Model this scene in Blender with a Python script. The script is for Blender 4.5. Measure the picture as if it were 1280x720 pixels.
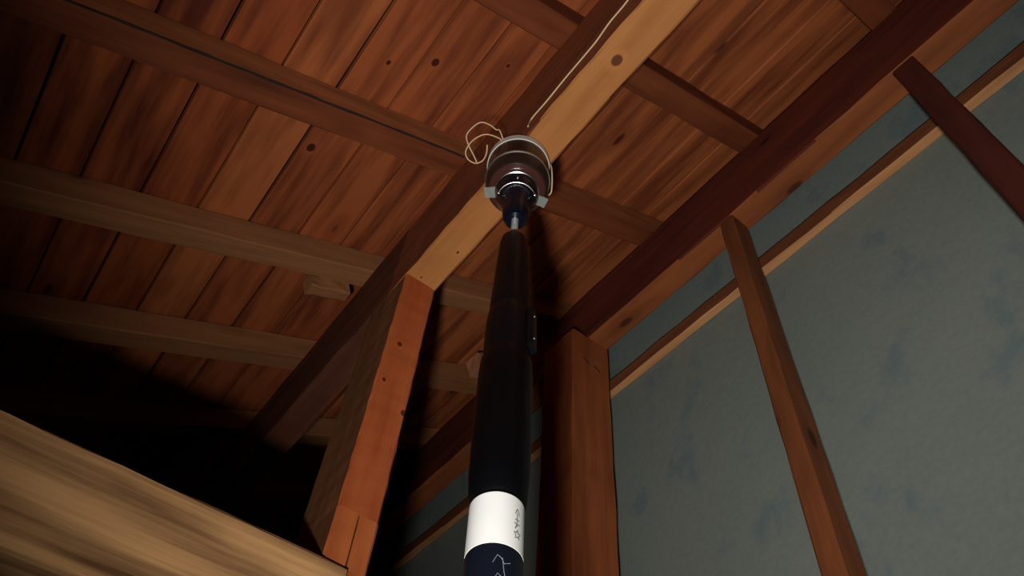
import bpy, bmesh, math, random
from mathutils import Vector, Matrix
random.seed(7)
for o in list(bpy.data.objects): bpy.data.objects.remove(o)
scene = bpy.context.scene
COL = scene.collection
Z0 = 1.3                      # height of the lens above the attic floor

# ------------------------------------------------------------ camera
cam_data = bpy.data.cameras.new('camera')
cam_data.sensor_width = 36.0
cam_data.lens = 948.66 * 36.0 / 1280.0
cam_data.clip_start = 0.01
cam = bpy.data.objects.new('camera', cam_data); COL.objects.link(cam)
def cam_rot(a, b, c):
    Rz = Matrix.Rotation(a, 3, 'Z'); Rx = Matrix.Rotation(b, 3, 'X'); Rc = Matrix.Rotation(c, 3, 'Z')
    return Rz @ Rx @ Rc
R = cam_rot(-3.71007897 + math.pi, 2.49468366, 0.10598612)
cam.matrix_basis = Matrix.Translation((0, 0, Z0)) @ R.to_4x4()
scene.camera = cam
scene.view_settings.view_transform = 'Standard'
scene.view_settings.look = 'None'
scene.view_settings.gamma = 1.0
scene.view_settings.exposure = 0.0

# ------------------------------------------------------------ world: an unlit attic
w = bpy.data.worlds.new('world'); scene.world = w; w.use_nodes = True
w.node_tree.nodes['Background'].inputs[0].default_value = (0.6, 0.42, 0.55, 1)
w.node_tree.nodes['Background'].inputs[1].default_value = 0.009

# ------------------------------------------------------------ the phone's light beside its lens
ld = bpy.data.lights.new('phone_light', 'SPOT')
ld.energy = 56.0; ld.color = (1.0, 0.97, 0.9)
ld.spot_size = math.radians(80); ld.spot_blend = 1.0; ld.shadow_soft_size = 0.026
lo = bpy.data.objects.new('phone_light', ld); COL.objects.link(lo)
lo.location = (-0.095, -0.03, Z0 - 0.28)
aim = Vector((0.57, 0.42, 1.25)).normalized()
lo.rotation_euler = aim.to_track_quat('-Z', 'Y').to_euler()

# ------------------------------------------------------------ materials
def newmat(name):
    m = bpy.data.materials.new(name); m.use_nodes = True
    nt = m.node_tree; b = nt.nodes['Principled BSDF']
    return m, nt, b
def N(nt, t, **k):
    n = nt.nodes.new(t)
    for a, v in k.items(): setattr(n, a, v)
    return n
def math_node(nt, op, a, b=None):
    n = N(nt, 'ShaderNodeMath', operation=op)
    for i, v in enumerate((a, b)):
        if v is None: continue
        if isinstance(v, (int, float)): n.inputs[i].default_value = v
        else: nt.links.new(v, n.inputs[i])
    return n.outputs[0]
def mix(nt, fac, a, b, mode='MIX'):
    n = N(nt, 'ShaderNodeMix', data_type='RGBA', blend_type=mode)
    for s, v in ((n.inputs[0], fac), (n.inputs[6], a), (n.inputs[7], b)):
        if isinstance(v, (int, float)): s.default_value = v
        elif isinstance(v, tuple): s.default_value = v
        else: nt.links.new(v, s)
    return n.outputs[2]
def c4(c): return (c[0], c[1], c[2], 1)

def wood(name, dark, light, knots=(), streak=0.5, grain=0.35, rough=0.75, vary=0.35, rand_knots=True, scale=1.0, bias=0.22):
    """long grain along the object's own X axis; knots = (x, y, radius) on the piece"""
    m, nt, b = newmat(name)
    tc = N(nt, 'ShaderNodeTexCoord'); oi = N(nt, 'ShaderNodeObjectInfo')
    off = N(nt, 'ShaderNodeVectorMath', operation='SCALE'); off.inputs[3].default_value = 1.0
    comb = N(nt, 'ShaderNodeCombineXYZ')
    for i, k in enumerate((17.0, 31.0, 23.0)):
        nt.links.new(math_node(nt, 'MULTIPLY', oi.outputs['Random'], k), comb.inputs[i])
    add = N(nt, 'ShaderNodeVectorMath', operation='ADD')
    nt.links.new(tc.outputs['Object'], add.inputs[0]); nt.links.new(comb.outputs[0], add.inputs[1])
    P = add.outputs[0]
    def mapped(sx, sy, sz):
        mp = N(nt, 'ShaderNodeMapping'); mp.inputs['Scale'].default_value = (sx * scale, sy * scale, sz * scale)
        nt.links.new(P, mp.inputs[0]); return mp.outputs[0]
    def noise(v, s, d=4, r=0.6):
        n = N(nt, 'ShaderNodeTexNoise'); n.inputs['Scale'].default_value = s
        n.inputs['Detail'].default_value = d; n.inputs['Roughness'].default_value = r
        nt.links.new(v, n.inputs['Vector']); return n.outputs['Fac']
    big = noise(mapped(1.6, 14, 14), 1.6, 3)            # wide heart / sap streaks
    fine = noise(mapped(5, 150, 150), 1.5, 5)           # fibres
    blot = noise(mapped(7, 12, 12), 1.0, 4)             # weathering blotches
    wv = N(nt, 'ShaderNodeTexWave', wave_type='BANDS', bands_direction='DIAGONAL')
    wv.inputs['Scale'].default_value = 18; wv.inputs['Distortion'].default_value = 5
    wv.inputs['Detail'].default_value = 2; wv.inputs['Detail Scale'].default_value = 0.6
    nt.links.new(mapped(0.07, 1, 1), wv.inputs['Vector'])
    rp = N(nt, 'ShaderNodeMapRange'); rp.inputs[1].default_value = 0.36; rp.inputs[2].default_value = 0.62
    nt.links.new(big, rp.inputs[0])
    f = math_node(nt, 'MULTIPLY', rp.outputs[0], streak)
    f = math_node(nt, 'ADD', f, math_node(nt, 'MULTIPLY', blot, 0.45))
    f = math_node(nt, 'ADD', f, math_node(nt, 'MULTIPLY', wv.outputs['Fac'], grain * 0.4))
    f = math_node(nt, 'ADD', f, math_node(nt, 'MULTIPLY', fine, grain))
    f = math_node(nt, 'SUBTRACT', f, bias)
    f = math_node(nt, 'ADD', f, math_node(nt, 'MULTIPLY', math_node(nt, 'SUBTRACT', oi.outputs['Random'], 0.5), vary))
    cl = N(nt, 'ShaderNodeClamp'); nt.links.new(f, cl.inputs[0])
    col = mix(nt, cl.outputs[0], c4(dark), c4(light))
    kd = (dark[0] * 0.22, dark[1] * 0.18, dark[2] * 0.2)
    if rand_knots:
        vo = N(nt, 'ShaderNodeTexVoronoi', feature='F1'); vo.inputs['Scale'].default_value = 1.0
        nt.links.new(mapped(4.2, 10, 10), vo.inputs['Vector'])
        k = N(nt, 'ShaderNodeMapRange', interpolation_type='SMOOTHSTEP')
        k.inputs[1].default_value = 0.10; k.inputs[2].default_value = 0.05
        nt.links.new(vo.outputs['Distance'], k.inputs[0])
        col = mix(nt, math_node(nt, 'MULTIPLY', k.outputs[0], 0.85), col, c4(kd))
        k = N(nt, 'ShaderNodeMapRange', interpolation_type='SMOOTHSTEP')
        k.inputs[1].default_value = 0.26; k.inputs[2].default_value = 0.12
        nt.links.new(vo.outputs['Distance'], k.inputs[0])
        col = mix(nt, math_node(nt, 'MULTIPLY', k.outputs[0], 0.30), col, c4((dark[0]*.7, dark[1]*.6, dark[2]*.6)))
    for (kx, ky, kr) in knots:
        sub = N(nt, 'ShaderNodeVectorMath', operation='SUBTRACT'); sub.inputs[1].default_value = (kx, ky, 0)
        nt.links.new(tc.outputs['Object'], sub.inputs[0])
        ml = N(nt, 'ShaderNodeVectorMath', operation='MULTIPLY'); ml.inputs[1].default_value = (0.8, 1, 0)
        nt.links.new(sub.outputs[0], ml.inputs[0])
        ln = N(nt, 'ShaderNodeVectorMath', operation='LENGTH'); nt.links.new(ml.outputs[0], ln.inputs[0])
        d = math_node(nt, 'ADD', ln.outputs['Value'], math_node(nt, 'MULTIPLY', math_node(nt, 'SUBTRACT', blot, .5), kr))
        for r0, r1, amt, cc in ((2.6, 1.2, 0.45, (light[0], light[1]*.9, light[2]*.8)), (1.15, 0.8, 0.9, kd)):
            k = N(nt, 'ShaderNodeMapRange', interpolation_type='SMOOTHSTEP')
            k.inputs[1].default_value = kr * r0; k.inputs[2].default_value = kr * r1
            nt.links.new(d, k.inputs[0])
            col = mix(nt, math_node(nt, 'MULTIPLY', k.outputs[0], amt), col, c4(cc))
    nt.links.new(col, b.inputs['Base Color'])
    b.inputs['Roughness'].default_value = rough; b.inputs['Specular IOR Level'].default_value = 0.25
    bp = N(nt, 'ShaderNodeBump'); bp.inputs['Strength'].default_value = 0.35; bp.inputs['Distance'].default_value = 0.002
    nt.links.new(fine, bp.inputs['Height']); nt.links.new(bp.outputs[0], b.inputs['Normal'])
    return m

def plain(name, col, rough=0.5, metal=0.0, noise_amt=0.0, noise_scale=60, spec=0.5, coat=0.0):
    m, nt, b = newmat(name)
    b.inputs['Roughness'].default_value = rough; b.inputs['Metallic'].default_value = metal
    b.inputs['Specular IOR Level'].default_value = spec; b.inputs['Coat Weight'].default_value = coat
    tc = N(nt, 'ShaderNodeTexCoord'); n = N(nt, 'ShaderNodeTexNoise')
    n.inputs['Scale'].default_value = noise_scale; n.inputs['Detail'].default_value = 4
    nt.links.new(tc.outputs['Object'], n.inputs['Vector'])
    a = 1 - noise_amt
    nt.links.new(mix(nt, n.outputs['Fac'], c4([x * a for x in col]), c4([min(1, x * (1 + noise_amt)) for x in col])), b.inputs['Base Color'])
    return m

BOARD_KNOTS = {}
M_board = wood('board_wood', (0.090, 0.014, 0.006), (0.33, 0.074, 0.021), streak=0.95, grain=0.22, vary=0.40)
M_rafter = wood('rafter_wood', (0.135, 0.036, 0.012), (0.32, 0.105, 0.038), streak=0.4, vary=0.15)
M_purlin = wood('purlin_wood', (0.30, 0.105, 0.026), (0.50, 0.205, 0.065), knots=((0.128, 0.002, 0.0072), (0.520, -.012, 0.0026), (0.60, 0.006, .002)), rand_knots=False, streak=0.4, vary=0.0)
M_post = wood('post_wood', (0.30, 0.060, 0.016), (0.56, 0.150, 0.041), knots=(), streak=0.5, vary=0.0)
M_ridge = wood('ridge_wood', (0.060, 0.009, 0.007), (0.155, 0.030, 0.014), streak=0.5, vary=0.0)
M_rpost = wood('ridge_post_wood', (0.18, 0.042, 0.014), (0.38, 0.105, 0.030), streak=0.5, vary=0.0)
M_stud = wood('stud_wood', (0.11, 0.033, 0.012), (0.27, 0.078, 0.024), streak=0.5, vary=0.15)
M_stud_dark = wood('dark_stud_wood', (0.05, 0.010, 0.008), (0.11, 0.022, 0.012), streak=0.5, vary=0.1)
M_tie = wood('tie_beam_wood', (0.085, 0.030, 0.012), (0.74, 0.40, 0.17), streak=0.75, grain=1.15, vary=0.0, rand_knots=False, scale=0.6, bias=0.86)
M_batten = wood('batten_wood', (0.36, 0.15, 0.055), (0.60, 0.30, 0.13), streak=0.5, vary=0.0)
M_floor = wood('floor_wood', (0.05, 0.02, 0.01), (0.12, 0.05, 0.02), vary=0.3)
M_felt = plain('underlay_felt', (0.006, 0.005, 0.006), 0.95)
M_black = plain('black_plastic', (0.0025, 0.0026, 0.0036), 0.40, spec=0.16)
M_tube = plain('black_tube', (0.0018, 0.0018, 0.0024), 0.38, spec=0.12)
M_joint = plain('blue_black_plastic', (0.0035, 0.0050, 0.0110), 0.24, spec=0.35)
M_silver = plain('polished_steel', (0.78, 0.82, 0.86), 0.22, metal=1.0)
M_cup = plain('smoked_plastic', (0.024, 0.013, 0.010), 0.30, spec=0.30)
M_rim = plain('rim_steel', (0.55, 0.52, 0.50), 0.25, metal=0.9)
M_rod = plain('bright_rod', (0.62, 0.70, 0.74), 0.3, metal=0.35)
M_cupin = plain('smoked_floor', (0.060, 0.018, 0.014), 0.22, spec=0.6)
M_white = plain('white_sticker', (0.80, 0.80, 0.80), 0.6, noise_amt=0.04, noise_scale=90)
M_navy = plain('navy_sleeve', (0.0035, 0.0055, 0.012), 0.45, spec=0.3)
M_ink = plain('grey_ink', (0.16, 0.17, 0.17), 0.7)
M_pale_ink = plain('pale_scratch', (0.22, 0.25, 0.28), 0.5)
M_det = plain('detector_plastic', (0.62, 0.60, 0.57), 0.45, noise_amt=0.05)
M_tape = plain('grey_tape', (0.20, 0.225, 0.21), 0.5, noise_amt=0.12, noise_scale=200)
M_cable = plain('cream_sheath', (0.62, 0.42, 0.24), 0.5)

# painted wall panel: dull grey-teal with damp blue-green blotches
def wall_mat():
    m, nt, b = newmat('grey_panel')
    tc = N(nt, 'ShaderNodeTexCoord')
    def noise(s, d, sc=(1, 1, 1), r=.55):
        mp = N(nt, 'ShaderNodeMapping'); mp.inputs['Scale'].default_value = sc
        nt.links.new(tc.outputs['Object'], mp.inputs[0])
        n = N(nt, 'ShaderNodeTexNoise'); n.inputs['Scale'].default_value = s; n.inputs['Detail'].default_value = d
        n.inputs['Roughness'].default_value = r
        nt.links.new(mp.outputs[0], n.inputs['Vector']); return n.outputs['Fac']
    col = mix(nt, noise(4, 4), (0.165, 0.205, 0.178, 1), (0.245, 0.272, 0.245, 1))
    k = N(nt, 'ShaderNodeMapRange', interpolation_type='SMOOTHSTEP'); k.inputs[1].default_value = .55; k.inputs[2].default_value = .68
    nt.links.new(noise(8, 5, (1, 1.5, 1)), k.inputs[0])
    col = mix(nt, math_node(nt, 'MULTIPLY', k.outputs[0], 0.5), col, (0.070, 0.160, 0.200, 1))
    col = mix(nt, 0.22, col, mix(nt, noise(120, 3), (0.15, 0.12, 0.20, 1), (0.33, 0.38, 0.30, 1)))
    nt.links.new(col, b.inputs['Base Color']); b.inputs['Roughness'].default_value = 0.8
    b.inputs['Specular IOR Level'].default_value = 0.2
    bp = N(nt, 'ShaderNodeBump'); bp.inputs['Strength'].default_value = .25; bp.inputs['Distance'].default_value = .002
    nt.links.new(noise(90, 3), bp.inputs['Height']); nt.links.new(bp.outputs[0], b.inputs['Normal'])
    return m
M_wall = wall_mat()

# ------------------------------------------------------------ helpers
def link(name, bm, mat, parent=None, mw=None, smooth=False):
    me = bpy.data.meshes.new(name); bm.normal_update(); bm.to_mesh(me); bm.free()
    me.materials.append(mat)
    if smooth:
        for p in me.polygons: p.use_smooth = True
    o = bpy.data.objects.new(name, me); COL.objects.link(o)
    if parent is not None: o.parent = parent
    if mw is not None: o.matrix_basis = mw
    return o
def tag(o, label=None, cat=None, group=None, kind=None):
    if label: o['label'] = label
    if cat: o['category'] = cat
    if group: o['group'] = group
    if kind: o['kind'] = kind
    return o
def empty(name, loc, label, cat, mat=None):
    o = bpy.data.objects.new(name, None); COL.objects.link(o)
    o.empty_display_size = 0.05
    o.matrix_basis = mat if mat is not None else Matrix.Translation(loc)
    return tag(o, label, cat)
def frame(origin, ex, ey, ez):
    m = Matrix.Identity(4)
    for i, e in enumerate((ex, ey, ez)):
        for r in range(3): m[r][i] = e[r]
    for r in range(3): m[r][3] = origin[r]
    return m
X, Y, Z = Vector((1, 0, 0)), Vector((0, 1, 0)), Vector((0, 0, 1))
S = 0.46174; T = math.tan(S)
E1 = Vector((math.cos(S), 0, math.sin(S))); E3 = Vector((-math.sin(S), 0, math.cos(S)))
CB, CR = 1.142, 1.080         # heights (above the lens) of board and rafter undersides at x = 0

def timber(L, W, H, segs=10, jit=0.0008, bev=0.0025, bow=0.0):
    """a sawn length, long axis X, centred; slightly uneven arrises"""
    bm = bmesh.new(); segs = max(1, segs); rings = []
    for i in range(segs + 1):
        x = -L / 2 + L * i / segs
        pts = []
        for sy, sz in ((-1, -1), (1, -1), (1, 1), (-1, 1)):
            cy, cz = sy * W / 2, sz * H / 2
            a = (cy - sy * bev, cz); c = (cy, cz - sz * bev)
            pair = (a, c) if sy * sz < 0 else (c, a)
            if (sy, sz) in ((-1, -1), (1, 1)): pair = (c, a)
            else: pair = (a, c)
            for (yy, zz) in pair:
                pts.append(bm.verts.new((x, yy + random.uniform(-jit, jit), zz + random.uniform(-jit, jit) + bow * math.sin(math.pi * i / segs))))
        rings.append(pts)
    n = len(rings[0])
    for i in range(segs):
        for k in range(n):
            bm.faces.new((rings[i][k], rings[i][(k + 1) % n], rings[i + 1][(k + 1) % n], rings[i + 1][k]))
    bm.faces.new(list(reversed(rings[0]))); bm.faces.new(rings[-1])
    bmesh.ops.recalc_face_normals(bm, faces=bm.faces)
    return bm
def put_box(name, lo, hi, axis, mat, parent=None, segs=10, jit=0.0008, bev=0.0025):
    """axis-aligned timber between two corners (z above the lens), grain along axis"""
    lo = Vector(lo); hi = Vector(hi); c = (lo + hi) / 2; d = hi - lo
    if axis == 'X': f = (X, Y, Z); dims = (d.x, d.y, d.z)
    elif axis == 'Y': f = (Y, -X, Z); dims = (d.y, d.x, d.z)
    else: f = (Z, X, Y); dims = (d.z, d.x, d.y)
    c = c + Vector((0, 0, Z0))
    return link(name, timber(*dims, segs=segs, jit=jit, bev=bev), mat, parent, frame(c, *f))

# ------------------------------------------------------------ setting: floor, wall panel, end wall, roof
YN, YF = -0.55, 2.60
XW = 0.845
floor = put_box('floor', (-2.3, -1.0, -Z0 - 0.03), (XW + .03, YF + .03, -Z0), 'Y', M_floor, segs=2, jit=0)
tag(floor, 'dark timber attic floor below the frame', kind='structure')
def solid(name, pts_a, pts_b, mat):
    bm = bmesh.new(); a = [bm.verts.new(p) for p in pts_a]; b = [bm.verts.new(p) for p in pts_b]
    bm.faces.new(a); bm.faces.new(list(reversed(b)))
    for i in range(len(a)):
        j = (i + 1) % len(a); bm.faces.new((a[j], a[i], b[i], b[j]))
    bmesh.ops.recalc_face_normals(bm, faces=bm.faces)
    return link(name, bm, mat)
ztop = Z0 + CB + T * XW - 0.002
wall = solid('wall_right', [(XW, -1.0, 0), (XW, YF, 0), (XW, YF, ztop), (XW, -1.0, ztop)],
             [(XW + .02, -1.0, 0), (XW + .02, YF, 0), (XW + .02, YF, ztop), (XW + .02, -1.0, ztop)], M_wall)
tag(wall, 'dull grey plastered wall behind the ridge studs with bluish damp blotches', kind='structure')
zl = Z0 + CB - T * 2.25
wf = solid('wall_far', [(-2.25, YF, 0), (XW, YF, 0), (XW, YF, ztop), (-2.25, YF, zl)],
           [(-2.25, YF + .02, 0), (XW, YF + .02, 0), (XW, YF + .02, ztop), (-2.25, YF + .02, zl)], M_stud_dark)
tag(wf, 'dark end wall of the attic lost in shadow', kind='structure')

# roof underlay (ceiling) with boards as its pieces
oc = Vector((-0.65, (YN + YF) / 2, Z0 + CB - 0.65 * T)) + E3 * 0.020
ceil = link('ceiling', timber(3.45, YF - YN, 0.006, segs=1, jit=0, bev=0.001), M_felt, None, frame(oc, E1, Y, E3))
tag(ceil, 'sloping underside of the roof above the boards', kind='structure')
inv = ceil.matrix_basis.inverted()
edges = [0.8900, 0.8030, 0.7200, 0.6380, 0.5300, 0.4300, 0.3450, 0.2600, 0.1765, 0.0950, 0.0090, -0.0755, -0.1600, -0.2420, -0.3220]
while edges[-1] > -2.1: edges.append(edges[-1] - 0.083)
gapw = {0.6380: .0034, 0.0090: .0040, 0.1765: .0020, 0.0950: .0030, -0.0755: .0028, -0.1600: .0036, -0.2420: .0020, -0.3220: .0034}
L = YF - YN
bd_mats = [M_board,
           wood('board_wood_pale', (0.130, 0.025, 0.009), (0.43, 0.118, 0.036), streak=0.8, grain=0.22, vary=0.3),
           wood('board_wood_dark', (0.070, 0.012, 0.006), (0.22, 0.048, 0.015), streak=0.9, grain=.22, vary=0.3)]
zc0 = YN + L / 2
KN = {5: [(0.303 - zc0, .001, .0045)], 8: [(0.479 - zc0, 0.026, .0062)], 9: [(0.515 - zc0, 0.0, .004), (0.72 - zc0, 0.03, .008)],
      7: [(0.427 - zc0, .0, .003)]}
order = {0: 1, 1: 1, 2: 1, 3: 1, 4: 1, 5: 1, 6: 0, 7: 0, 8: 1, 9: 0, 10: 1, 11: 0, 12: 0, 13: 0, 14: 2}  # far-left boards mostly darker: light falloff put into the wood colour
for i in range(len(edges) - 1):
    x1, x0 = edges[i], edges[i + 1]
    g1 = gapw.get(x1, .0016) * .7; g0 = gapw.get(x0, .0016) * .7
    x1 -= g1; x0 += g0; xm = (x0 + x1) / 2
    lift = random.uniform(0, .0035)
    c = Vector((xm, zc0, Z0 + CB + T * xm)) + E3 * (0.0065 + lift * .6)
    mt = bd_mats[order.get(i, random.choice((0, 2, 2)))]
    if i in KN:
        mt = wood('board_wood_knotty', (0.105, 0.018, 0.007), (0.37, 0.092, 0.028), knots=KN[i], streak=0.9, grain=.22, vary=0.1)
    bm = timber(L - .01, (x1 - x0) / math.cos(S), 0.012, segs=14, jit=0.0006, bev=0.0014)
    o = link('board', bm, mt, ceil, inv @ frame(c, Y, -E1, E3))

# ------------------------------------------------------------ rafters
RAF = [(-0.035, 0.018, 'short rafter length in the top right corner, nearest the camera', 0),
       (0.290, 0.340, 'reddish rafter crossing right of the smoke detector, above the pale purlin', 1),
       (0.590, 0.640, 'rafter running just behind the smoke detector with a dark crack line', 2),
       (0.915, 0.963, 'olive-brown rafter whose right end meets the head of the orange post', 3),
       (1.215, 1.265, 'dim reddish rafter, next one beyond the olive-brown rafter at left', 4),
       (1.520, 1.570, 'unlit rafter in the dark, second beyond the olive-brown rafter', 5),
       (1.825, 1.875, 'unlit rafter in the dark, third beyond the olive-brown rafter', 6)]
M_r_olive = wood('rafter_olive', (0.200, 0.080, 0.032), (0.42, 0.170, 0.070), streak=0.3, vary=0.0)
M_r_red = wood('rafter_red', (0.095, 0.020, 0.008), (0.25, 0.062, 0.020), streak=0.5, vary=0.0)
M_r_warm = wood('rafter_warm', (0.19, 0.055, 0.020), (0.44, 0.150, 0.052), streak=0.4, vary=0.0)
M_arris = plain('dark_bark', (0.022, 0.008, 0.005), 0.9)
hr = (CB - CR) * math.cos(S)
for (ya, yb, lab, k) in RAF:
    x0, x1 = -2.1, XW - 0.012
    Lr = (x1 - x0) / math.cos(S); xm = (x0 + x1) / 2
    c = Vector((xm, (ya + yb) / 2, Z0 + CR + T * xm)) + E3 * (hr / 2 - 0.0006)
    bm = timber(Lr, yb - ya, hr - 0.001, segs=40, jit=0.0010, bev=0.002)
    o = link('rafter', bm, M_r_olive if k >= 3 else M_r_red, None, frame(c, E1, Y, E3))
    tag(o, lab, 'rafter', 'rafters under the roof boards')
    if k == 2:
        o.data.materials.clear(); o.data.materials.append(M_r_warm); o.data.materials.append(M_r_red)
        for p in o.data.polygons:
            if p.normal.z < -0.4: p.material_index = 1
        cr = link('dark_arris', timber(1.39, .0030, .0030, segs=60, jit=.0008, bev=.0006), M_arris, o, Matrix.Translation((0.29, -(yb - ya) / 2, -hr / 2)))
        cr['label'] = 'dark cracked lower edge'

# ------------------------------------------------------------ purlin (pale underside) and post under it
ptop = CR + T * 0.256 - 0.001
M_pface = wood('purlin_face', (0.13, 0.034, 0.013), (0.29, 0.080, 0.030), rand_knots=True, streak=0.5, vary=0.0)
def notched(name, lo, hi, mat, mat2=None):
    o = put_box(name, lo, hi, 'Y', mat, segs=46, jit=0.0009, bev=0.003)
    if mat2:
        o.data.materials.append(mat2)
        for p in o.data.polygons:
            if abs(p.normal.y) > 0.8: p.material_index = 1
    return o
purlin = notched('purlin', (0.256, YN, 1.000), (0.313, 0.782, ptop), M_purlin, M_pface)
tag(purlin, 'deep roof purlin with a pale sawn underside carrying the smoke detector', 'beam')
M_old = wood('old_purlin_wood', (0.055, 0.016, 0.009), (0.15, 0.046, 0.022), streak=.5, vary=0)
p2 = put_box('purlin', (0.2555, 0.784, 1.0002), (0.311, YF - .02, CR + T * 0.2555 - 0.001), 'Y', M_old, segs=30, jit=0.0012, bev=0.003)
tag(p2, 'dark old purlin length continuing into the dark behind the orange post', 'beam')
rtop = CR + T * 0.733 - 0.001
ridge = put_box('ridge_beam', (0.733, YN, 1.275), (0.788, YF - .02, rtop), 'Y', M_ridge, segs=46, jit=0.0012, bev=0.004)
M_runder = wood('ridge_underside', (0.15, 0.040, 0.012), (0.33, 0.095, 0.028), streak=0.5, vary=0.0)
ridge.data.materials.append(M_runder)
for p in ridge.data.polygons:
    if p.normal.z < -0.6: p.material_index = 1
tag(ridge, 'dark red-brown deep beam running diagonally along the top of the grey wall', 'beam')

def post_profile(name, outline, z0, z1, mat, segs=24, jit=0.0008, parent=None):
    """vertical timber from a plan outline (x, y); local X runs up the grain"""
    cx = sum(p[0] for p in outline) / len(outline); cy = sum(p[1] for p in outline) / len(outline)
    bm = bmesh.new(); rings = []; H = z1 - z0
    for i in range(segs + 1):
        r = []
        for (x, y) in outline:
            j = jit
            r.append(bm.verts.new((-H / 2 + H * i / segs, x - cx + random.uniform(-j, j), y - cy + random.uniform(-j, j))))
        rings.append(r)
    n = len(outline)
    for i in range(segs):
        for k in range(n): bm.faces.new((rings[i][k], rings[i][(k + 1) % n], rings[i + 1][(k + 1) % n], rings[i + 1][k]))
    bm.faces.new(rings[0]); bm.faces.new(rings[-1])
    bmesh.ops.recalc_face_normals(bm, faces=bm.faces)
    return link(name, bm, mat, parent, frame(Vector((cx, cy, Z0 + (z0 + z1) / 2)), Z, X, Y))
b = .003
# upper length with whole face; lower length carries the drying crack and the housing for the tie beam
pz = 0.540
root = empty('roof_post', (0.285, 0.78, 0), 'orange squared post standing under the lower end of the pale purlin', 'post')
ri = root.matrix_basis.inverted()
def child(o, parent, inv_m): o.parent = parent; o.matrix_basis = inv_m @ o.matrix_basis; return o
up = [(0.256 + b, 0.724), (0.312 - b, 0.724), (0.312, 0.724 + b), (0.312, 0.840 - b), (0.312 - b, 0.840), (0.256 + b, 0.840), (0.256, 0.840 - b), (0.256, 0.724 + b)]
M_post_k = wood('post_wood_knots', (0.25, 0.048, 0.014), (0.46, 0.125, 0.034), knots=(), streak=0.5, vary=0.0)
zc = (pz + 0.9995) / 2
M_post_k = wood('post_upper_wood', (0.29, 0.052, 0.014), (0.52, 0.125, 0.034), knots=((0.838 - zc, -0.008, .0045), (0.718 - zc, 0.024, .0045), (0.757 - zc, -.016, .003)), streak=0.5, vary=0.0, rand_knots=False)
o = child(post_profile('shaft', up, pz, 0.9995, M_post_k, jit=.0006), root, ri)
M_post_side = wood('post_shaded_side', (0.10, 0.032, 0.012), (0.22, 0.085, 0.033), streak=.5, vary=0)  # shade on the post's left face, put into a darker wood colour
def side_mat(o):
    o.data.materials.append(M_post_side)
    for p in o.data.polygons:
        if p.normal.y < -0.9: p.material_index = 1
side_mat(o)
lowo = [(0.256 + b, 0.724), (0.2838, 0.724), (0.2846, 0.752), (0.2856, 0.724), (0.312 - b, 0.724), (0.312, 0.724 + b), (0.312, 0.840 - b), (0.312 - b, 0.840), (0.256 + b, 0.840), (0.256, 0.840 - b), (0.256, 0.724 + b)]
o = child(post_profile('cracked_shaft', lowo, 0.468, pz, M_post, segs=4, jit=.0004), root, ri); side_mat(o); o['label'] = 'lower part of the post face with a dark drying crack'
lowr = [(0.286, 0.724), (0.312 - b, 0.724), (0.312, 0.724 + b), (0.312, 0.840 - b), (0.312 - b, 0.840), (0.286, 0.840)]
o = child(post_profile('foot', lowr, -Z0, 0.468, M_post, segs=20, jit=.0004), root, ri)
# tie beam housed into that post
tie = put_box('tie_beam', (-1.9, 0.715, 0.352), (0.2845, 0.815, 0.466), 'X', M_tie, segs=60, jit=0.0010, bev=0.003)
tag(tie, 'pale coarse-grained horizontal beam in the lower left corner meeting the orange post', 'beam')

# ------------------------------------------------------------ ridge post and wall studs
root = empty('ridge_post', (0.737, 0.86, 0), 'broad red-brown post right of the pole, where wall and dark beam meet', 'post')
ri = root.matrix_basis.inverted()
rp = [(0.686 + b, 0.812), (0.788 - b, 0.812), (0.788, 0.812 + b), (0.788, 0.908), (0.686, 0.908), (0.686, 0.857), (0.706, 0.8555), (0.686, 0.8540), (0.686, 0.812 + b)]
M_rpost_k = wood('ridge_post_knots', (0.18, 0.040, 0.013), (0.38, 0.105, 0.030), knots=((0.62, 0.012, .004), (0.50, 0.018, .003)), streak=0.5, vary=0.0, rand_knots=False)
child(post_profile('shaft', rp, -Z0, 1.2745, M_rpost_k, segs=60, jit=.0009), root, ri)
for (x, z, a) in ((0.722, 1.195, .5), (0.752, 1.190, .5)):       # two cut nicks in the post head
    bm = timber(0.020, 0.0022, 0.002, segs=2, jit=.0003, bev=.0004)
    o = link('nick', bm, M_felt, None, frame(Vector((x, 0.8118, Z0 + z)), (X * math.cos(a) - Z * math.sin(a)), (X * math.sin(a) + Z * math.cos(a)), Y))
    child(o, root, ri); o['label'] = 'dark cut nick in the post face'

def stud(ya, yb, mat, lab):
    out = [(0.733 + b, ya), (0.780 - b, ya), (0.780, ya + b), (0.780, yb - b), (0.780 - b, yb), (0.733 + b, yb), (0.733, yb - b), (0.733, ya + b)]
    o = post_profile('wall_stud', out, -Z0, 1.2745, mat, segs=50, jit=.0009)
    tag(o, lab, 'stud', 'slim studs in front of the grey wall')
stud(0.398, 0.429, M_stud, 'slim brown upright stud crossing the grey wall right of centre')
stud(0.000, 0.040, M_stud_dark, 'dark red stud at the top right edge, crossing the wall batten')

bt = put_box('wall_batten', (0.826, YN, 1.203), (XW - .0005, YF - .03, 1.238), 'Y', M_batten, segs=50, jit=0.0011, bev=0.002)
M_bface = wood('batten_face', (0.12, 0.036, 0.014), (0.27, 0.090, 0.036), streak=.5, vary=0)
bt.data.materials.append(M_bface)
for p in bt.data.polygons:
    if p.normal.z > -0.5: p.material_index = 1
tag(bt, 'thin pale horizontal batten running diagonally across the grey wall behind the studs', 'batten')

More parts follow.
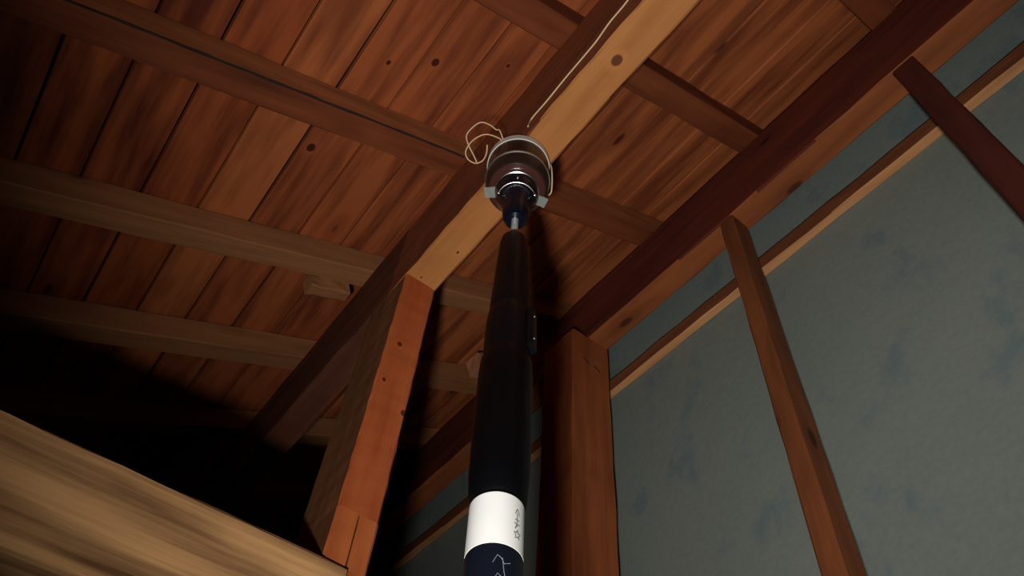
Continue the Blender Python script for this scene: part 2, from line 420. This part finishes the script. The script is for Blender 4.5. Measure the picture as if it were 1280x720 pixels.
# small rough offcuts left nailed between rafters and beams
def cleat(c, dims, ex, ey, ez, mat, lab):
    o = link('wood_cleat', timber(*dims, segs=4, jit=.002, bev=.003), mat, None, frame(Vector(c) + Vector((0, 0, Z0)), ex, ey, ez))
    tag(o, lab, 'wood block')
M_cleat = wood('cleat_wood', (0.30, 0.10, 0.045), (0.55, 0.24, 0.13), streak=.5, vary=0, rand_knots=False)

cleat((0.662, 1.125, 1.392), (0.070, 0.050, 0.045), E1, Y, E3, M_cleat, 'small pale split wood block by the roof just left of the black pole collar')
cleat((0.197, 0.985, 1.175), (0.085, 0.030, 0.030), E1, Y, E3, M_r_olive, 'olive-brown wood block under the rafter end left of the orange post')
cleat((0.287, 1.165, 1.268), (0.022, 0.014, 0.012), E1, Y, E3, M_cleat, 'tiny pale wood chip on the dark boards left of the orange post')

# ------------------------------------------------------------ smoke detector on the purlin
def lathe(profile, n=48, cap0=True, cap1=True):
    bm = bmesh.new(); rings = []
    for (r, z) in profile:
        rings.append([bm.verts.new((r * math.cos(2 * math.pi * k / n), r * math.sin(2 * math.pi * k / n), z)) for k in range(n)])
    for i in range(len(rings) - 1):
        for k in range(n): bm.faces.new((rings[i][k], rings[i][(k + 1) % n], rings[i + 1][(k + 1) % n], rings[i + 1][k]))
    if cap0: bm.faces.new(list(reversed(rings[0])))
    if cap1: bm.faces.new(rings[-1])
    bmesh.ops.recalc_face_normals(bm, faces=bm.faces)
    return bm
def smooth_by_angle(o, ang=35):
    bm = bmesh.new(); bm.from_mesh(o.data)
    for f in bm.faces: f.smooth = True
    for e in bm.edges:
        e.smooth = len(e.link_faces) == 2 and e.calc_face_angle(0) < math.radians(ang)
    bm.to_mesh(o.data); bm.free(); return o
def lobj(name, prof, mat, parent, mw=None, n=48, **k):
    return smooth_by_angle(link(name, lathe(prof, n, **k), mat, parent, mw or Matrix.Identity(4)))

DC = Vector((0.2755, 0.4445, Z0 + 0.9995))
det = empty('smoke_detector', DC, 'round off-white smoke detector on the purlin, mostly hidden inside the test cup', 'detector')
lobj('mounting_base', [(0.040, 0), (0.042, -0.003), (0.042, -0.009), (0.040, -0.011)], M_det, det)
lobj('sensor_head', [(0.036, -0.011), (0.035, -0.020), (0.026, -0.032), (0.024, -0.044), (0.010, -0.047), (0.002, -0.047)], M_det, det)

# ------------------------------------------------------------ tester pole with its cup (local Z runs up the pole)
TIP = Vector((0.271, 0.439, Z0 + 0.925)); LOW = Vector((0.2505, 0.378, Z0 + 0.284))
AX = (TIP - LOW).normalized(); BASE = TIP - AX * (TIP.z / AX.z)
toc = (Vector((0, 0, Z0)) - (BASE + AX * 1.6)); toc = (toc - AX * toc.dot(AX)).normalized()    # towards the phone
ex = toc; ey = AX.cross(ex)
PM = frame(BASE, ex, ey, AX)
pole = empty('detector_test_pole', BASE, 'black telescopic test pole held up to the smoke detector, white sticker near the bottom', 'test pole', PM)
lobj('base_foot', [(0.018, 0.003), (0.027, 0.004), (0.028, 0.03), (0.0205, 0.04)], M_black, pole)
lobj('lower_tube', [(0.0196, 0.03), (0.0196, 1.66)], M_tube, pole, n=64)
lobj('hand_grip', [(0.0196, 1.651), (0.0215, 1.654), (0.0235, 1.68), (0.0242, 1.72), (0.0244, 1.805), (0.0236, 1.822), (0.0222, 1.828)], M_tube, pole, n=64)
col_ = lobj('clamp_collar', [(0.0215, 1.824), (0.0222, 1.830), (0.0222, 1.885), (0.0213, 1.900), (0.0195, 1.906)], M_black, pole, n=64)
# clamp lever on the right of the collar; glints modelled as two steel dots
def rel(px_ang, s, r):           # cylinder coordinates on the pole
    return Vector((r * math.cos(px_ang), r * math.sin(px_ang), s))
right = R @ Vector((1, 0, 0)); sgn = 1 if ey.dot(right) > 0 else -1
def ang(deg): return sgn * math.radians(deg)
def block_on(name, a, s, r, w, h, t, mat, par):
    er = Vector((math.cos(a), math.sin(a), 0)); et = Vector((-math.sin(a), math.cos(a), 0))
    return link(name, timber(h, w, t, segs=2, jit=.0001, bev=min(w, t) * .2), mat, par, frame(rel(a, s, r), Z, et, er))
lev = block_on('clamp_lever', ang(70), 1.868, 0.0240, 0.014, 0.060, 0.007, M_black, pole)
for s in (-0.020, 0.017):
    o = lobj('glint_dot', [(0.0016, 0.0), (0.0014, 0.0008), (0.0005, 0.0012)], M_silver, lev, frame(Vector((s, -sgn * 0.0036, 0.0034)), X, Y, Z), n=14)
lobj('grip_sleeve', [(0.0198, 1.902), (0.0204, 1.908), (0.0203, 1.925), (0.0180, 2.000), (0.0166, 2.050), (0.0150, 2.062), (0.0100, 2.065)], M_black, pole, n=56)
rod = lobj('steel_rod', [(0.0045, 2.060), (0.0045, 2.136)], M_rod, pole, n=24)
lobj('rod_nut', [(0.0066, 2.122), (0.0066, 2.131)], M_rod, rod, n=6)
hold = lobj('cup_holder', [(0.0115, 2.118), (0.0155, 2.124), (0.0172, 2.140), (0.0180, 2.158), (0.0262, 2.180), (0.0285, 2.190), (0.0285, 2.204), (0.0250, 2.208), (0.0235, 2.214)], M_joint, pole, n=56)
lobj('steel_ring', [(0.0285, 2.2030), (0.0296, 2.2035), (0.0296, 2.2060), (0.0282, 2.2065)], M_silver, hold, n=56, cap0=False, cap1=False)
# swivel fork: curved steel arm with ball ends across the holder
def tube_bm(pts, r, n=8, closed_ends=True):
    bm = bmesh.new(); rings = []
    for i, p in enumerate(pts):
        t = (pts[min(i + 1, len(pts) - 1)] - pts[max(i - 1, 0)]).normalized()
        a = t.orthogonal().normalized() if i == 0 else (prev - t * prev.dot(t)).normalized()
        prev = a; bb = t.cross(a)
        rings.append([bm.verts.new(p + (a * math.cos(2 * math.pi * k / n) + bb * math.sin(2 * math.pi * k / n)) * r) for k in range(n)])
    for i in range(len(rings) - 1):
        for k in range(n): bm.faces.new((rings[i][k], rings[i][(k + 1) % n], rings[i + 1][(k + 1) % n], rings[i + 1][k]))
    bm.faces.new(list(reversed(rings[0]))); bm.faces.new(rings[-1])
    bmesh.ops.recalc_face_normals(bm, faces=bm.faces)
    return bm
fk = [rel(ang(a), 2.170 + 0.006 * math.cos(math.radians(a)), 0.0258 + .0008) for a in range(-62, 63, 6)]
fork = link('swivel_arm', tube_bm(fk, 0.0011), M_silver, hold, Matrix.Identity(4), smooth=True)
for a in (-64, 64):
    bm = bmesh.new(); bmesh.ops.create_uvsphere(bm, u_segments=12, v_segments=8, radius=0.0026)
    link('ball_end', bm, M_silver, hold, Matrix.Translation(rel(ang(a), 2.172, 0.0262)), smooth=True)
bm = bmesh.new(); bmesh.ops.create_uvsphere(bm, u_segments=12, v_segments=8, radius=0.0020)
link('screw_head', bm, M_silver, hold, Matrix.Translation(rel(ang(0), 2.186, 0.0285)), smooth=True)
# the cup
cup = lobj('test_cup', [(0.0230, 2.2120), (0.0390, 2.2130), (0.0412, 2.2160), (0.0440, 2.2400), (0.0440, 2.2985), (0.0430, 2.2985), (0.0430, 2.2410), (0.0400, 2.2190), (0.0230, 2.2180)], M_cup, pole, n=72, cap0=False, cap1=False)
lobj('rim_ring', [(0.0436, 2.2375), (0.0452, 2.2385), (0.0450, 2.2415), (0.0440, 2.2430)], M_rim, cup, n=72, cap0=False, cap1=False)
lobj('cup_floor', [(0.0375, 2.2132), (0.0375, 2.2115), (0.0300, 2.2105), (0.0245, 2.2105)], M_cupin, cup, n=64, cap0=False, cap1=False)
lobj('top_ring', [(0.0436, 2.2850), (0.0452, 2.2860), (0.0452, 2.3000), (0.0428, 2.3008)], M_det, cup, n=72, cap0=False, cap1=False)
# two grey tape tabs holding the cup to the holder
def tape(a, r0, r1, s, w):
    er = Vector((math.cos(a), math.sin(a), 0)); et = Vector((-math.sin(a), math.cos(a), 0))
    bm = timber(r1 - r0, w, 0.0012, segs=3, jit=.0006, bev=.0002)
    o = link('tape_tab', bm, M_tape, cup, frame(er * ((r0 + r1) / 2) + Z * s, (er + Z * .12).normalized(), et, (Z - er * .12).normalized())); return o
tape(ang(-98), 0.0235, 0.0440, 2.2085, 0.0150)
tape(ang(112), 0.0250, 0.0440, 2.2085, 0.0140)
bm = bmesh.new(); bmesh.ops.create_uvsphere(bm, u_segments=12, v_segments=8, radius=0.0018)
link('lamp_dot', bm, M_det, cup, Matrix.Translation(rel(ang(-150), 2.2090, 0.0335)), smooth=True)

# sticker: paper sheet wrapped part way round the lower tube
def wrap(name, a0, a1, s0, s1, r, t, mat, par, n=20):
    bm = bmesh.new(); q = []
    for i in range(n + 1):
        a = ang(a0 + (a1 - a0) * i / n)
        q.append([bm.verts.new(rel(a, s, rr)) for s, rr in ((s0, r), (s1, r), (s1, r + t), (s0, r + t))])
    for i in range(n):
        for k in range(4): bm.faces.new((q[i][k], q[i][(k + 1) % 4], q[i + 1][(k + 1) % 4], q[i + 1][k]))
    bm.faces.new(q[0]); bm.faces.new(q[-1])
    bmesh.ops.recalc_face_normals(bm, faces=bm.faces)
    return smooth_by_angle(link(name, bm, mat, par, Matrix.Identity(4)))
RT = 0.0197
st = wrap('white_sticker', -84, 84, 1.6035, 1.6480, RT, 0.0004, M_white, pole); st['label'] = 'white paper sticker wrapped on the black tube'
sl = wrap('navy_sleeve', -86, 86, 1.500, 1.6030, RT, 0.0003, M_navy, pole); sl['label'] = 'blue-black band just below the white sticker'
def strokes(name, lines, r, mat, par, th=0.00045):
    bmA = bmesh.new()
    for ln in lines:
        pts = [rel(ang(a), s, r) for a, s in ln]
        t = tube_bm(pts, th, n=5); me = bpy.data.meshes.new('t'); t.to_mesh(me); t.free(); bmA.from_mesh(me); bpy.data.meshes.remove(me)
    return link(name, bmA, mat, par, Matrix.Identity(4))
# grey printed marks: a star-like outline and a small column above it
star = []
for i in range(11):
    a = math.pi / 2 + i * 2 * math.pi / 10; rr = 1.0 if i % 2 == 0 else 0.45
    star.append((46 + 9 * rr * math.cos(a), 1.6155 + 0.0040 * rr * math.sin(a)))
marks = [star, [(38, 1.6245), (52, 1.6245)], [(40, 1.628), (50, 1.628)], [(45, 1.622), (45, 1.634)], [(40, 1.633), (44, 1.6375)], [(51, 1.633), (46, 1.6375)], [(40, 1.620), (44, 1.624)]]
strokes('printed_marks', marks, RT + .0004, M_ink, st, .00042)
scr = [[(-2, 1.588), (6, 1.594), (14, 1.592), (20, 1.588), (32, 1.590)], [(16, 1.592), (20, 1.582), (24, 1.576)], [(0, 1.574), (8, 1.580), (14, 1.578), (10, 1.570), (20, 1.568)]]
strokes('pale_scribbles', scr, RT + .0003, M_pale_ink, sl, .00022)
strokes('pale_scratch', [[(0, 1.702), (14, 1.686)]], RT, M_pale_ink, pole, .00035)

# ------------------------------------------------------------ cream alarm cable
def catmull(P, n=8):
    out = []
    P = [P[0]] + P + [P[-1]]
    for i in range(1, len(P) - 2):
        for k in range(n):
            t = k / n; a, b_, c, d = P[i - 1], P[i], P[i + 1], P[i + 2]
            out.append(0.5 * ((2 * b_) + (c - a) * t + (2 * a - 5 * b_ + 4 * c - d) * t * t + (3 * b_ - a - 3 * c + d) * t ** 3))
    out.append(P[-2]); return out
Fpx = 948.66
def ray(x, y): return R @ Vector(((x - 640) / Fpx, -(y - 360) / Fpx, -1.0))
def on_x(x, y, d): r = ray(x, y); return r * (d / r.x) + Vector((0, 0, Z0))
def on_z(x, y, d): r = ray(x, y); return r * (d / r.z) + Vector((0, 0, Z0))
run = [on_x(*p, 0.2535) for p in ((812, -40), (785, 0), (762, 28), (745, 52), (725, 76), (708, 96), (695, 112), (682, 128), (668, 144))]
run += [on_x(663, 151, 0.2535), on_z(660, 158, 0.9985)]
cb = link('alarm_cable', tube_bm(catmull(run), 0.0013, 8), M_cable, None, None, smooth=True)
tag(cb, 'cream alarm cable running along the left edge of the pale purlin', 'cable')
lp = [(628, 178, .990), (622, 172, .986), (608, 168, .982), (596, 172, .980), (587, 180, .978), (582, 190, .976), (585, 199, .974), (594, 204, .972), (603, 201, .972), (608, 192, .974), (609, 181, .978)]
l2 = [(626, 166, .992), (620, 162, .988), (612, 156, .986), (601, 153, .984), (590, 160, .982), (583, 170, .980), (586, 182, .978), (592, 194, .975), (596, 203, .972)]
for pts, lab in ((lp, 'lower cream loop of thin cable end left of the smoke detector'), (l2, 'upper cream loop of thin cable end left of the smoke detector')):
    P = [Vector((0.262, 0.452, Z0 + .993))] + [on_z(*p) for p in pts]
    tag(link('cable_loop', tube_bm(catmull(P), 0.0010, 7), M_cable, None, None, smooth=True), lab, 'cable', 'looped cable ends beside the detector')
P = [on_z(*p) for p in ((686, 203, .9985), (689, 208, .985), (690, 218, .97), (690, 230, .96), (689, 240, .952), (686, 244, .952))]
tag(link('cable_end', tube_bm(catmull(P), 0.0012, 7), M_cable, None, None, smooth=True), 'short cream cable end hanging right of the test cup', 'cable')
